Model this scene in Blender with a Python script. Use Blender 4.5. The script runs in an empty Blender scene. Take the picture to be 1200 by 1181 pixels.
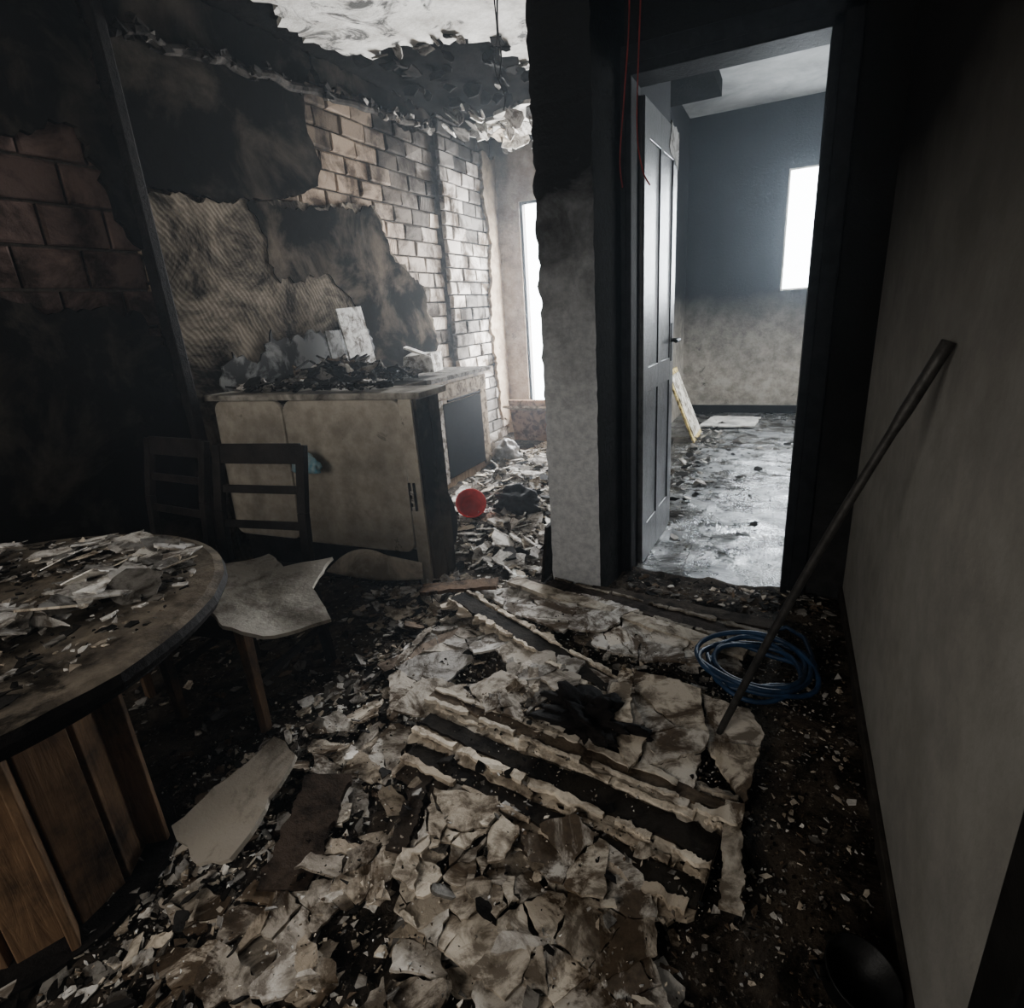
import bpy, math, random, bmesh
from mathutils import Vector, Matrix, noise as mn
from mathutils.geometry import delaunay_2d_cdt
R=random.Random(7)
pi=math.pi
# ------------------------------------------------------------------ materials
def nmat(name):
    m=bpy.data.materials.new(name);m.use_nodes=True
    nt=m.node_tree;b=nt.nodes["Principled BSDF"];b.inputs["Specular IOR Level"].default_value=.04
    return m,nt,b
def N(nt,t,**k):
    n=nt.nodes.new(t)
    for a,v in k.items(): setattr(n,a,v)
    return n
def mixc(nt,fac,a,b,blend='MIX'):
    n=nt.nodes.new("ShaderNodeMix");n.data_type='RGBA';n.blend_type=blend
    for s,v in ((0,fac),(6,a),(7,b)):
        if isinstance(v,bpy.types.NodeSocket): nt.links.new(v,n.inputs[s])
        elif s==0: n.inputs[0].default_value=v
        else: n.inputs[s].default_value=(*v,1) if len(v)==3 else v
    return n.outputs[2]
def maprange(nt,v,a,b,c=0,d=1):
    n=nt.nodes.new("ShaderNodeMapRange");nt.links.new(v,n.inputs[0])
    n.inputs[1].default_value=a;n.inputs[2].default_value=b;n.inputs[3].default_value=c;n.inputs[4].default_value=d
    return n.outputs[0]
def noise(nt,scale,detail=6,rough=.6,vec=None,dist=0):
    n=N(nt,"ShaderNodeTexNoise");n.inputs["Scale"].default_value=scale;n.inputs["Detail"].default_value=min(detail,6)
    n.inputs["Roughness"].default_value=rough;n.inputs["Distortion"].default_value=dist
    if vec is not None: nt.links.new(vec,n.inputs["Vector"])
    return n.outputs["Fac"]
def objco(nt): return nt.nodes.new("ShaderNodeTexCoord").outputs["Object"]
def bump(nt,b,h,strength=.5,dist=.01):
    n=N(nt,"ShaderNodeBump");n.inputs["Strength"].default_value=strength;n.inputs["Distance"].default_value=dist
    nt.links.new(h,n.inputs["Height"]);nt.links.new(n.outputs[0],b.inputs["Normal"])
def soot_mat(name,base,soot=(.006,.0055,.005),z0=1.2,z1=2.2,amp=.8,nscale=1.6,rough=.85,patch=.0,base2=None,bs=.5,spec=.04,fs=9):
    m,nt,b=nmat(name);co=objco(nt);b.inputs["Specular IOR Level"].default_value=spec
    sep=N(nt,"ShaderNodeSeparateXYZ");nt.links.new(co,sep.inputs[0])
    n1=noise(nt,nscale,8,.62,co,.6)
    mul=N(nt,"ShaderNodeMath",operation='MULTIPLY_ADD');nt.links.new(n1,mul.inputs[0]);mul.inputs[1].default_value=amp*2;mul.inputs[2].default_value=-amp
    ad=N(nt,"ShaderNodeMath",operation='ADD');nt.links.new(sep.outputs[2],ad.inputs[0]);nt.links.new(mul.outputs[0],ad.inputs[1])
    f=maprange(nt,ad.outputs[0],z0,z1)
    n2=noise(nt,fs,10,.7,co)
    base2=base2 or tuple(c*.45 for c in base)
    c0=mixc(nt,maprange(nt,n2,.38,.62),base2,base)
    n3=noise(nt,3.3,10,.72,co,1.2)
    c1=mixc(nt,maprange(nt,n3,.62-patch,.70-patch),c0,tuple(c*.12 for c in base))
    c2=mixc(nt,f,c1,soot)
    nt.links.new(c2,b.inputs["Base Color"]);b.inputs["Roughness"].default_value=rough
    bump(nt,b,noise(nt,40,5,.7,co),bs,.01)
    return m
def plain(name,c,rough=.6,metal=0,ns=14,var=.5,bs=.3,c2=None,spec=.05,lo=.35,hi=.65):
    m,nt,b=nmat(name);co=objco(nt)
    c2=c2 or tuple(x*var for x in c)
    k=mixc(nt,maprange(nt,noise(nt,ns,8,.65,co,.4),lo,hi),c2,c)
    nt.links.new(k,b.inputs["Base Color"]);b.inputs["Roughness"].default_value=rough;b.inputs["Metallic"].default_value=metal
    b.inputs["Specular IOR Level"].default_value=spec
    bump(nt,b,noise(nt,ns*4,5,.7,co),bs,.004)
    return m
def vcol(name,rough=.85,dirt=.55,ns=16,bs=.5,wave=None,spec=.05,lo=.45,hi=.62,stain=None):
    m,nt,b=nmat(name);co=objco(nt)
    a=N(nt,"ShaderNodeAttribute",attribute_name="Col")
    k=mixc(nt,maprange(nt,noise(nt,ns,9,.7,co,.5),lo,hi),(1,1,1),(1-dirt,1-dirt*1.03,1-dirt*1.06))
    if stain:
        k=mixc(nt,maprange(nt,noise(nt,stain,10,.72,co,1.0),.51,.58),k,mixc(nt,noise(nt,50,4,.7,co),(.03,.026,.022),(.27,.215,.165)))
    k=mixc(nt,1.0,a.outputs["Color"],k,'MULTIPLY')
    nt.links.new(k,b.inputs["Base Color"]);b.inputs["Roughness"].default_value=rough
    b.inputs["Specular IOR Level"].default_value=spec
    h=noise(nt,60,5,.7,co)
    if wave:
        w=N(nt,"ShaderNodeTexWave",bands_direction=wave[0]);w.inputs["Scale"].default_value=wave[1];w.inputs["Distortion"].default_value=wave[2]
        nt.links.new(co,w.inputs["Vector"])
        ad=N(nt,"ShaderNodeMath",operation='ADD');nt.links.new(h,ad.inputs[0]);nt.links.new(w.outputs["Fac"],ad.inputs[1]);h=ad.outputs[0]
    bump(nt,b,h,bs,.008)
    return m
def wood(name,c1,c2,rough=.6,scale=(3,3,.6),char=.5,bs=.4):
    m,nt,b=nmat(name);co=objco(nt)
    mp=N(nt,"ShaderNodeMapping");mp.inputs["Scale"].default_value=scale;nt.links.new(co,mp.inputs[0])
    g=noise(nt,9,8,.6,mp.outputs[0],1.5)
    k=mixc(nt,maprange(nt,g,.35,.65),c1,c2)
    n2=noise(nt,3.0,8,.7,co)
    k=mixc(nt,maprange(nt,n2,char-.08,char+.12),(.010,.009,.008),k)
    nt.links.new(k,b.inputs["Base Color"]);b.inputs["Roughness"].default_value=rough;b.inputs["Specular IOR Level"].default_value=.15
    bump(nt,b,g,bs,.006)
    return m
# ------------------------------------------------------------------ mesh building
class MB:
    def __init__(s): s.v=[];s.f=[];s.c=[];s.m=[]
    def add(s,vs,fs,col=(.5,.5,.5),mi=0):
        o=len(s.v);s.v+= [tuple(v) for v in vs]
        for f in fs: s.f.append([i+o for i in f]);s.c.append(col);s.m.append(mi)
    def box(s,c,d,rot=None,col=(.5,.5,.5),mi=0,taper=1.0,jit=0):
        h=[x/2 for x in d];vs=[]
        for z in (-1,1):
            for x,y in ((-1,-1),(1,-1),(1,1),(-1,1)):
                t=taper if z>0 else 1
                v=Vector((x*h[0]*t,y*h[1]*t,z*h[2]))
                if jit: v+=Vector([R.uniform(-jit,jit) for _ in range(3)])
                if rot is not None: v=rot@v
                vs.append(v+Vector(c))
        s.add(vs,[(3,2,1,0),(4,5,6,7),(0,1,5,4),(1,2,6,5),(2,3,7,6),(3,0,4,7)],col,mi)
    def bar(s,a,b,w,d,col=(.5,.5,.5),mi=0,up=None):
        a=Vector(a);b=Vector(b);z=(b-a);L=z.length;z.normalize()
        up=Vector(up) if up else (Vector((0,1,0)) if abs(z.y)<.9 else Vector((1,0,0)))
        x=up.cross(z).normalized();y=z.cross(x)
        s.box((a+b)/2,(w,d,L),Matrix((x,y,z)).transposed(),col,mi)
    def prism(s,pts,n,th,col=(.5,.5,.5),mi=0):
        n=Vector(n);k=len(pts);P=[Vector(p) for p in pts]
        vs=P+[p-n*th for p in P]
        fs=[list(range(k)),list(range(2*k-1,k-1,-1))]+[(i,i+k,(i+1)%k+k,(i+1)%k) for i in range(k)]
        s.add(vs,fs,col,mi)
    def tube(s,pts,r,n=10,col=(.5,.5,.5),mi=0,cap=True):
        P=[Vector(p) for p in pts];k=len(P);vs=[];fs=[];px=None
        for i,p in enumerate(P):
            t=(P[min(i+1,k-1)]-P[max(i-1,0)]).normalized()
            if px is None: px=t.orthogonal().normalized()
            px=(px-t*px.dot(t)).normalized();py=t.cross(px)
            rr=r[i] if isinstance(r,(list,tuple)) else r
            for j in range(n):
                a=2*pi*j/n;vs.append(p+px*math.cos(a)*rr+py*math.sin(a)*rr)
        for i in range(k-1):
            for j in range(n):
                fs.append((i*n+j,i*n+(j+1)%n,(i+1)*n+(j+1)%n,(i+1)*n+j))
        if cap: fs.append(list(range(n))[::-1]);fs.append([(k-1)*n+j for j in range(n)])
        s.add(vs,fs,col,mi)
    def obj(s,name,mats,smooth=False,parent=None,bevel=0):
        me=bpy.data.meshes.new(name);me.from_pydata(s.v,[],s.f);me.update()
        ca=me.color_attributes.new("Col",'FLOAT_COLOR','CORNER')
        buf=[]
        for f,c in zip(s.f,s.c): buf+= [c[0],c[1],c[2],1.0]*len(f)
        ca.data.foreach_set("color",buf)
        for m in (mats if isinstance(mats,(list,tuple)) else [mats]): me.materials.append(m)
        me.polygons.foreach_set("material_index",s.m)
        if smooth: me.polygons.foreach_set("use_smooth",[True]*len(me.polygons))
        o=bpy.data.objects.new(name,me);bpy.context.collection.objects.link(o)
        if parent: o.parent=parent
        if bevel:
            bm=o.modifiers.new("b","BEVEL");bm.width=bevel;bm.segments=2;bm.limit_method='ANGLE'
        return o
def empty(name,loc=(0,0,0)):
    o=bpy.data.objects.new(name,None);bpy.context.collection.objects.link(o);o.location=loc;o.empty_display_size=.1;return o
def boxobj(name,x0,x1,y0,y1,z0,z1,mat,parent=None,bevel=0):
    b=MB();b.box(((x0+x1)/2,(y0+y1)/2,(z0+z1)/2),(x1-x0,y1-y0,z1-z0));return b.obj(name,mat,parent=parent,bevel=bevel)
def fb(x,y,s,z=0.,o=4): return mn.fractal(Vector((x*s,y*s,z)),1.0,2.0,o)
def jag(poly,amp=.03,step=.06,seed=0,rnd=.5):
    out=[];k=len(poly)
    for i in range(k):
        a=Vector(poly[i]);b=Vector(poly[(i+1)%k]);L=(b-a).length;n=max(1,int(L/step));d=(b-a)/max(L,1e-6);q=Vector((-d.y,d.x))
        for j in range(n):
            p=a+(b-a)*(j/n)
            t=1 if j else .3
            out.append(p+q*t*amp*(mn.noise(Vector((p.x*7+seed,p.y*7,seed*1.7)))*1.6+R.uniform(-rnd,rnd)))
    return out
def H(x,y):
    h=.012+.028*max(-.3,fb(x,y,2.3))+.016*fb(x,y,9,3.)
    h+=.10*math.exp(-((x+1.75)**2/.35+(y-3.5)**2/.9))+.05*math.exp(-((x+2.0)**2/.3+(y-4.6)**2/.5))
    h+=.04*math.exp(-((x+.6)**2/.25+(y-1.35)**2/.3))
    return max(h,.004)
CR=(.60,.525,.425);LG=(.53,.50,.46);WH=(.76,.73,.68);GR=(.18,.167,.15);BR=(.14,.10,.068);BK=(.014,.012,.010);TC=(.28,.13,.075);TN=(.36,.30,.23)
def pick(pal):
    t=R.random()*sum(w for _,w in pal)
    for c,w in pal:
        t-=w
        if t<=0: break
    k=R.uniform(.65,1.15);return tuple(min(.85,x*k) for x in c)
# ------------------------------------------------------------------ mats
M_deb=vcol("plaster_rubble",dirt=.80,ns=14,lo=.44,hi=.60)
M_slab=vcol("broken_plaster_slab",dirt=.72,ns=12,lo=.46,hi=.60,stain=3.6)
M_brick=vcol("burned_hollow_brick",dirt=.85,ns=3.2,bs=.5,lo=.43,hi=.6)
M_brickh=vcol("ribbed_brick",dirt=.6,ns=4,bs=.9,wave=('Y',16,.3))
M_char=plain("charcoal",(.012,.010,.009),.75,bs=1,var=.3)
M_black=plain("soot_black_metal",(.010,.010,.010),.45,var=.4,spec=.15)
M_mortar=plain("old_mortar",(.09,.078,.066),.95,bs=1,var=.35)
M_white=plain("dusty_white",(.68,.65,.60),.8,var=.4,ns=7)
# ------------------------------------------------------------------ room shell
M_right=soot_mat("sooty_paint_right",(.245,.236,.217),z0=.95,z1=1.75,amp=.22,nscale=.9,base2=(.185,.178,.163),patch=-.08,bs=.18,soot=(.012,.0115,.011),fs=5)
M_door_wall=soot_mat("sooty_door_wall",(.022,.022,.022),z0=.0,z1=1.0,amp=.3)
M_pillar=soot_mat("sooty_pillar",(.44,.45,.465),z0=.85,z1=1.75,amp=.40,nscale=5.5,base2=(.31,.32,.335),patch=-.05,bs=.6,fs=30,soot=(.012,.012,.0125))
M_far=soot_mat("far_room_soot",(.32,.29,.245),z0=.45,z1=1.35,amp=.3,nscale=1.4,base2=(.17,.15,.125),soot=(.006,.006,.0065))
M_ceil=soot_mat("peeling_ceiling",(.60,.58,.54),z0=8,z1=9,base2=(.32,.30,.27),patch=.06,nscale=3,fs=4)
M_slabc=plain("burned_concrete",(.006,.0055,.005),.9,bs=1,var=.35,spec=0)
M_farceil=plain("far_ceiling_paint",(.20,.20,.195),.9,var=.5,ns=2)
M_kfar=soot_mat("kitchen_far_wall",(.38,.31,.23),z0=1.8,z1=3.0,amp=.6,base2=(.20,.15,.11))
M_floor,nt,b=nmat("ash_floor");co=objco(nt)
k=mixc(nt,maprange(nt,noise(nt,5,10,.75,co,.8),.42,.62),(.012,.010,.008),(.08,.062,.046))
k=mixc(nt,maprange(nt,noise(nt,38,8,.8,co),.58,.68),k,(.34,.29,.23))
nt.links.new(k,b.inputs["Base Color"]);b.inputs["Roughness"].default_value=.8
bump(nt,b,noise(nt,50,6,.8,co),1,.015)
M_wet,nt,b=nmat("wet_tile_floor");co=objco(nt);b.inputs["Specular IOR Level"].default_value=.9
bt=N(nt,"ShaderNodeTexBrick",offset=0,squash=1);bt.inputs["Scale"].default_value=1;bt.inputs["Brick Width"].default_value=.4;bt.inputs["Row Height"].default_value=.4
bt.inputs["Mortar Size"].default_value=.006;bt.inputs["Color1"].default_value=(.17,.17,.165,1);bt.inputs["Color2"].default_value=(.13,.13,.125,1);bt.inputs["Mortar"].default_value=(.03,.03,.03,1)
nt.links.new(co,bt.inputs["Vector"])
n5=noise(nt,4.2,6,.8,co,1.0)
k=mixc(nt,maprange(nt,n5,.48,.57),(.012,.011,.010),bt.outputs["Color"])
nt.links.new(k,b.inputs["Base Color"]);nt.links.new(maprange(nt,noise(nt,2.6,6,.7,co),.4,.6,.08,.4),b.inputs["Roughness"])
bump(nt,b,n5,.7,.02)

XL,XR,ZC=-2.84,.30,2.9
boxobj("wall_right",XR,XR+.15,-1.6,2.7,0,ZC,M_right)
boxobj("wall_back_left",XL,-2.0,-1.75,-1.6,0,ZC,M_right);boxobj("wall_back_right",-.6,XR,-1.75,-1.6,0,ZC,M_right)
boxobj("wall_back_sill",-2.0,-.6,-1.75,-1.6,0,.9,M_right);boxobj("wall_back_lintel",-2.0,-.6,-1.75,-1.6,2.3,ZC,M_right)
boxobj("wall_door_side",.09,XR+.15,2.6,2.72,0,ZC+.3,M_door_wall)
boxobj("wall_door_lintel",-.66,.09,2.6,2.72,2.17,ZC+.3,M_door_wall)
pb=MB();prof=[];NP=110
for i in range(NP+1):
    z=i*ZC/NP;a=.003+.012*min(1,z/2)
    j=lambda s:a*(mn.noise(Vector((z*14,s,0)))*1.2+R.uniform(-.4,.4))
    q=j(3)*.5
    prof.append([(-.95+j(1),2.33+j(2)*.3,z),(-.87+j(7),2.327+j(8)*.3,z),(-.79,2.327+j(9)*.3,z),(-.712+q,2.33+abs(q)*.6,z),(-.66,2.60,z),(-.66,2.72,z),(-.95,2.72,z)])
vs=[p for r in prof for p in r];fs=[]
for i in range(NP):
    for a in range(7): fs.append((i*7+a,i*7+(a+1)%7,(i+1)*7+(a+1)%7,(i+1)*7+a))
fs.append([6,5,4,3,2,1,0]);fs.append([NP*7+a for a in range(7)])
pb.add(vs,fs);pb.m=[1 if (k%7)in(3,4) and k<NP*7 else 0 for k in range(len(fs))];pb.obj("wall_pillar",[M_pillar,M_door_wall])
boxobj("wall_partition",-.95,-.83,2.72,4.4,0,ZC+.3,M_far)
boxobj("wall_partition_jog",-1.24,-.83,4.4,4.5,0,ZC+.3,M_far)
boxobj("wall_far_left",-1.24,-1.12,4.5,7.2,0,3.2,M_far)
boxobj("wall_kitchen_right",-1.40,-1.24,4.4,5.87,0,3.0,M_kfar)
for nm,y0,y1,z0,z1 in (("a",2.72,4.6,0,3.2),("b",6.2,7.2,0,3.2),("c",4.6,6.2,0,.9),("d",4.6,6.2,2.4,3.2)):
    boxobj("wall_far_right_"+nm,1.3,1.4,y0,y1,z0,z1,M_far)
boxobj("wall_far_front",XR+.15,1.3,2.6,2.72,0,3.2,M_far)
wx0,wx1,wz0,wz1=-.12,.20,1.33,2.50
boxobj("wall_far_a",-1.24,wx0,7.2,7.35,0,3.2,M_far);boxobj("wall_far_b",wx1,1.4,7.2,7.35,0,3.2,M_far)
boxobj("wall_far_c",wx0,wx1,7.2,7.35,0,wz0,M_far);boxobj("wall_far_d",wx0,wx1,7.2,7.35,wz1,3.2,M_far)
boxobj("baseboard_far",-1.12,1.3,7.185,7.2,0,.09,M_black)
boxobj("ceiling_far_room",-1.24,1.4,2.72,7.35,3.12,3.25,M_farceil)
boxobj("floor_far_room",-.95,1.4,2.6,7.35,-.1,0,M_wet)
boxobj("floor_far_alcove",-1.24,-.95,4.4,7.35,-.1,0,M_wet)
kx0,kx1,kz0,kz1=-2.51,-1.62,.30,2.33
boxobj("wall_kitchen_far_a",XL,kx0,5.72,5.87,0,ZC,M_kfar);boxobj("wall_kitchen_far_b",kx1,-1.4,5.72,5.87,0,ZC,M_kfar)
boxobj("wall_kitchen_far_c",kx0,kx1,5.72,5.87,0,kz0,M_kfar);boxobj("wall_kitchen_far_d",kx0,kx1,5.72,5.87,kz1,ZC,M_kfar)
boxobj("wall_left_backing",XL-.2,XL-.03,-1.75,5.87,0,ZC,M_mortar)
boxobj("ceiling",XL-.2,-.66,-1.75,5.87,ZC,ZC+.12,M_slabc);boxobj("ceiling_hall",-.66,XR+.15,-1.75,2.72,ZC,ZC+.12,M_slabc)
boxobj("floor",XL-.2,XR+.15,-1.75,5.87,-.12,-.002,M_floor)
def ash(name,x0,x1,y0,y1,st):
    nx=int((x1-x0)/st);ny=int((y1-y0)/st);v=[];f=[]
    for j in range(ny+1):
        for i in range(nx+1):
            x=x0+(x1-x0)*i/nx;y=y0+(y1-y0)*j/ny;v.append((x,y,H(x,y)))
    for j in range(ny):
        for i in range(nx):
            a=j*(nx+1)+i;f.append((a,a+1,a+nx+2,a+nx+1))
    b=MB();b.add(v,f);b.obj(name,M_floor,smooth=True)
ash("floor_ash_layer",XL,XR,-.2,2.34,.02);ash("floor_ash_layer_kitchen",XL,-.95,2.34,5.72,.025);ash("floor_ash_layer_hall",-.70,XR,2.34,2.62,.02)
cp=MB()
poly=[(-2.60,3.43),(-2.45,3.55),(-2.37,3.50),(-2.1,3.60),(-1.86,3.66),(-1.8,3.85),(-1.76,4.15),(-1.6,4.35),(-.96,4.3),(-.96,2.74),(-.96,2.34),(-.96,.5),(-2.3,.5),(-2.45,1.9),(-2.5,2.4),(-2.62,2.9)]
cp.prism([(p.x,p.y,ZC-.03) for p in jag(poly,.07,.035,2)],(0,0,-1),.03)
q=[(-2.2,4.95),(-1.7,4.9),(-1.5,5.2),(-1.6,5.6),(-2.5,5.65),(-2.6,5.2)]
cp.prism([(p.x,p.y,ZC-.03) for p in jag(q,.05,.04,5)],(0,0,-1),.03)
cp.obj("ceiling_plaster",M_ceil)
hb=MB()
def flake(b,x,y,z,s,lo,hi,col,th=.008,n=9):
    t=Matrix.Rotation(R.uniform(0,pi),3,'Z')@Matrix.Rotation(R.uniform(lo,hi),3,'X')
    pts=[Vector((x,y,z))+t@Vector((math.cos(k*2*pi/n+R.uniform(-.3,.3))*s*R.uniform(.5,1.2),math.sin(k*2*pi/n)*s*R.uniform(.4,1),0)) for k in range(n)]
    b.prism(pts,t@Vector((0,0,1)),th,col)
for i in range(44):
    flake(hb,R.uniform(-2.7,-1.9),R.uniform(4.6,5.6),2.86-R.uniform(0,.15),R.uniform(.03,.13),.4,1.4,pick([(WH,4),(CR,1),(GR,1)]))
for i in range(40):
    flake(hb,R.uniform(-2.75,-1.7),3.5+i*.03,2.86,R.uniform(.03,.08),.3,1.4,pick([(BK,8),(GR,1)]))
for i in range(6):
    flake(hb,-2.55+i*.13,3.48+.025*i+R.uniform(-.04,.04),2.86,R.uniform(.03,.06),.4,1.0,pick([(LG,2),(GR,2)]))
hb.obj("ceiling_hanging_plaster",M_deb)
# ------------------------------------------------------------------ left brick wall
bw=MB()
def bricks(y0,y1,z0,z1,bwid,bh,x,cols,hol=.12):
    r=0;z=z0
    while z<z1-.02:
        y=y0-(bwid/2 if r%2 else 0)
        zt=min(z+bh-.013,z1)
        while y<y1:
            a=max(y,y0);c=min(y+bwid-.013,y1)
            if c-a>.03:
                d=R.uniform(-.010,.008)+x;e=.009;cl=cols((a+c)/2,(z+zt)/2)
                j=lambda:R.uniform(-.006,.006)
                vs=[(d-.04,a,z),(d-.04,c,z),(d-.04,c,zt),(d-.04,a,zt),(d-.006,a,z),(d-.006,c,z),(d-.006,c,zt),(d-.006,a,zt),(d+j(),a+e+j(),z+e+j()),(d+j(),c-e+j(),z+e+j()),(d+j(),c-e+j(),zt-e+j()),(d+j(),a+e+j(),zt-e+j())]
                fs=[(0,1,5,4),(1,2,6,5),(2,3,7,6),(3,0,4,7),(4,5,9,8),(5,6,10,9),(6,7,11,10),(7,4,8,11),(8,9,10,11)]
                bw.add(vs,fs,cl,1 if R.random()<hol else 0)
            y+=bwid
        z+=bh;r+=1
def c_near(y,z):
    k=R.uniform(.7,1.1);return (.080*k,.052*k,.043*k)
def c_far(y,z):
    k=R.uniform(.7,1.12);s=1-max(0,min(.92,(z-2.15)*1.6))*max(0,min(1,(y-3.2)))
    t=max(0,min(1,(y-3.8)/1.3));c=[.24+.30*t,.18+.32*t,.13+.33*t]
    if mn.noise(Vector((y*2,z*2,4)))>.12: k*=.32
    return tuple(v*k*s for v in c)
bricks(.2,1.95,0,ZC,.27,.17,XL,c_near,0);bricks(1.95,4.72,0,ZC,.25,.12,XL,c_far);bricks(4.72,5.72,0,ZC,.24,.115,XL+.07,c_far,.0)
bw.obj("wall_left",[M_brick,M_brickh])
def layer(name,poly,x,th,mat,amp=.035,step=.03,seed=1):
    b=MB();pp=jag(poly,amp,step,seed);b.prism([(x,p.x,p.y) for p in pp],(1,0,0),th);return b.obj(name,mat)
M_pblack=plain("black_plaster",(.0045,.004,.0036),.9,bs=1,ns=2.4,c2=(.030,.025,.020),lo=.34,hi=.52,spec=0)
M_pdk=plain("dark_plaster",(.060,.049,.038),.9,bs=1,ns=2.6,c2=(.006,.0055,.005),lo=.46,hi=.66,spec=0)
M_pgl,nt,b=nmat("adhesive_swirl_plaster");co=objco(nt);b.inputs["Specular IOR Level"].default_value=0
w=N(nt,"ShaderNodeTexWave",wave_type='RINGS',rings_direction='SPHERICAL');w.inputs["Scale"].default_value=16;w.inputs["Distortion"].default_value=7;w.inputs["Detail"].default_value=3;w.inputs["Detail Scale"].default_value=.4
nt.links.new(co,w.inputs["Vector"])
k=mixc(nt,maprange(nt,noise(nt,2.2,10,.78,co,.8),.42,.62),(.014,.012,.010),(.150,.126,.098));k=mixc(nt,w.outputs["Fac"],mixc(nt,.25,k,(.015,.012,.01)),k)
nt.links.new(k,b.inputs["Base Color"]);b.inputs["Roughness"].default_value=.85;bump(nt,b,w.outputs["Fac"],.2,.004)
layer("wall_left_plaster_upper_near",[(.2,2.1),(1.3,2.02),(1.47,2.07),(1.78,2.17),(1.86,2.02),(1.90,1.8),(1.95,1.7),(1.95,2.9),(.2,2.9)],XL+.03,.03,M_pblack,seed=2)
layer("wall_left_plaster_lower_near",[(.2,0),(1.95,0),(1.95,1.30),(1.85,1.42),(1.6,1.44),(1.45,1.42),(1.28,1.50),(.2,1.46)],XL+.03,.03,M_pblack,seed=3)
layer("wall_left_plaster_upper",[(2.0,2.9),(2.0,1.97),(2.4,1.97),(2.88,2.03),(3.22,2.15),(3.28,2.3),(3.2,2.48),(3.24,2.72),(3.35,2.9)],XL+.035,.03,M_pblack,seed=4,amp=.02)
layer("wall_left_plaster_mid",[(2.0,1.97),(2.4,1.97),(2.9,2.02),(3.6,2.09),(3.8,2.09),(3.99,1.78),(4.36,1.53),(4.48,1.10),(4.3,.84),(4.25,0),(2.0,0)],XL+.022,.02,M_pgl,seed=5)
layer("wall_left_plaster_charred",[(2.62,1.98),(3.5,2.06),(3.78,2.07),(3.95,1.77),(4.32,1.52),(4.44,1.1),(4.28,.8),(3.5,.8),(3.48,1.35),(3.2,1.62),(2.75,1.56)],XL+.030,.010,M_pdk,seed=6)
layer("wall_left_tile_remnant",[(2.2,.95),(2.3,1.20),(2.45,1.12),(2.6,1.30),(2.73,1.20),(2.9,1.28),(3.1,1.22),(3.3,1.30),(3.5,1.25),(3.5,.95)],XL+.045,.012,plain("grey_tile_remnant",(.13,.13,.125),.5,ns=5,c2=(.012,.011,.01),lo=.48,hi=.57),amp=.05,seed=7)
layer("wall_left_plaster_top_far",[(3.3,2.9),(3.4,2.74),(3.9,2.80),(4.3,2.72),(4.7,2.80),(4.74,2.9)],XL+.04,.04,M_pblack,seed=8)
layer("wall_left_plaster_corner",[(5.45,2.75),(5.5,1.9),(5.4,1.2),(5.5,.2),(5.72,.2),(5.72,2.75)],XL+.10,.03,M_kfar,seed=9)
boxobj("trim_1",XL,XL+.08,1.945,2.0,0,ZC,M_char,bevel=.008)
cb=MB();pts=[]
for i in range(34):
    t=i/33;y=2.05+t*2.65;pts.append((XL+.06+.02*math.sin(i*1.3),y,2.60+.17*t+.03*mn.noise(Vector((i*.5,0,0)))))
cb.tube(pts,[.022+.016*abs(mn.noise(Vector((i*.9,3,0)))) for i in range(34)],8,col=(.03,.026,.022))
for i in range(80):
    p=Vector(R.choice(pts));cb.box(p+Vector((R.uniform(-.01,.03),R.uniform(-.05,.05),R.uniform(-.02,.04))),(R.uniform(.02,.04),R.uniform(.02,.06),R.uniform(.015,.03)),Matrix.Rotation(R.uniform(-.6,.6),3,'X'),pick([(GR,2),(LG,.4),(BK,6)]),jit=.01)
cb.obj("cornice_rubble",M_deb)
# ------------------------------------------------------------------ trims, doors, windows
boxobj("baseboard_right",XR-.014,XR,.72,2.6,0,.07,plain("dark_baseboard",(.04,.035,.03),.7),bevel=.003)
d2=empty("door_2",(XR,.6,0))
b=MB();b.box((-.007,.045,1.1),(.014,.09,2.2));b.box((-.005,-.1,1.1),(.010,.2,2.2));b.obj("casing",M_black,parent=d2,bevel=.003)
M_frame=plain("charred_door_frame",(.010,.010,.011),.6,bs=.6,var=.35)
fr=empty("door_frame",(0,0,0))
for nm,a in (("jamb_left",(-.665,-.625,2.57,2.735,0,2.17)),("jamb_right",(.055,.092,2.57,2.735,0,2.17)),("head",(-.665,.092,2.57,2.735,2.135,2.175)),
             ("architrave_left",(-.70,-.645,2.565,2.60,0,2.22)),("architrave_right",(.085,.15,2.575,2.60,0,2.22)),("architrave_top",(-.70,.15,2.575,2.60,2.17,2.235))):
    boxobj(nm,*a,M_frame,parent=fr,bevel=.004)
M_leaf=soot_mat("scorched_door_paint",(.13,.133,.14),z0=.9,z1=2.0,amp=.6,nscale=2.5,rough=.30,base2=(.05,.05,.053),spec=.4,bs=.3,soot=(.010,.010,.010))
dl=empty("door_1",(-.625,2.70,0));dl.rotation_euler=(0,0,math.radians(88))
b=MB();b.box((.33,.0,1.06),(.66,.036,2.08))
for x,w in ((.05,.09),(.33,.07),(.61,.09)): b.box((x,-.021,1.06),(w,.008,2.08))
for z,h in ((.11,.2),(.95,.12),(2.03,.14)): b.box((.33,-.0205,z),(.60,.008,h))
b.obj("leaf",M_leaf,parent=dl,bevel=.003)
b=MB();b.tube([(.60,-.02,1.10),(.60,-.065,1.10),(.59,-.07,1.10),(.50,-.07,1.10)],.010,10);b.box((.60,-.026,1.09),(.04,.008,.2));b.obj("handle",M_black,parent=dl)
b=MB();b.prism([(p.x,-.027,p.y) for p in jag([(.46,2.0),(.66,1.93),(.67,2.10),(.5,2.12)],.02,.03,4)],(0,-1,0),.006,(.3,.29,.27));b.obj("peeled_edge",M_deb,parent=dl)
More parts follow.
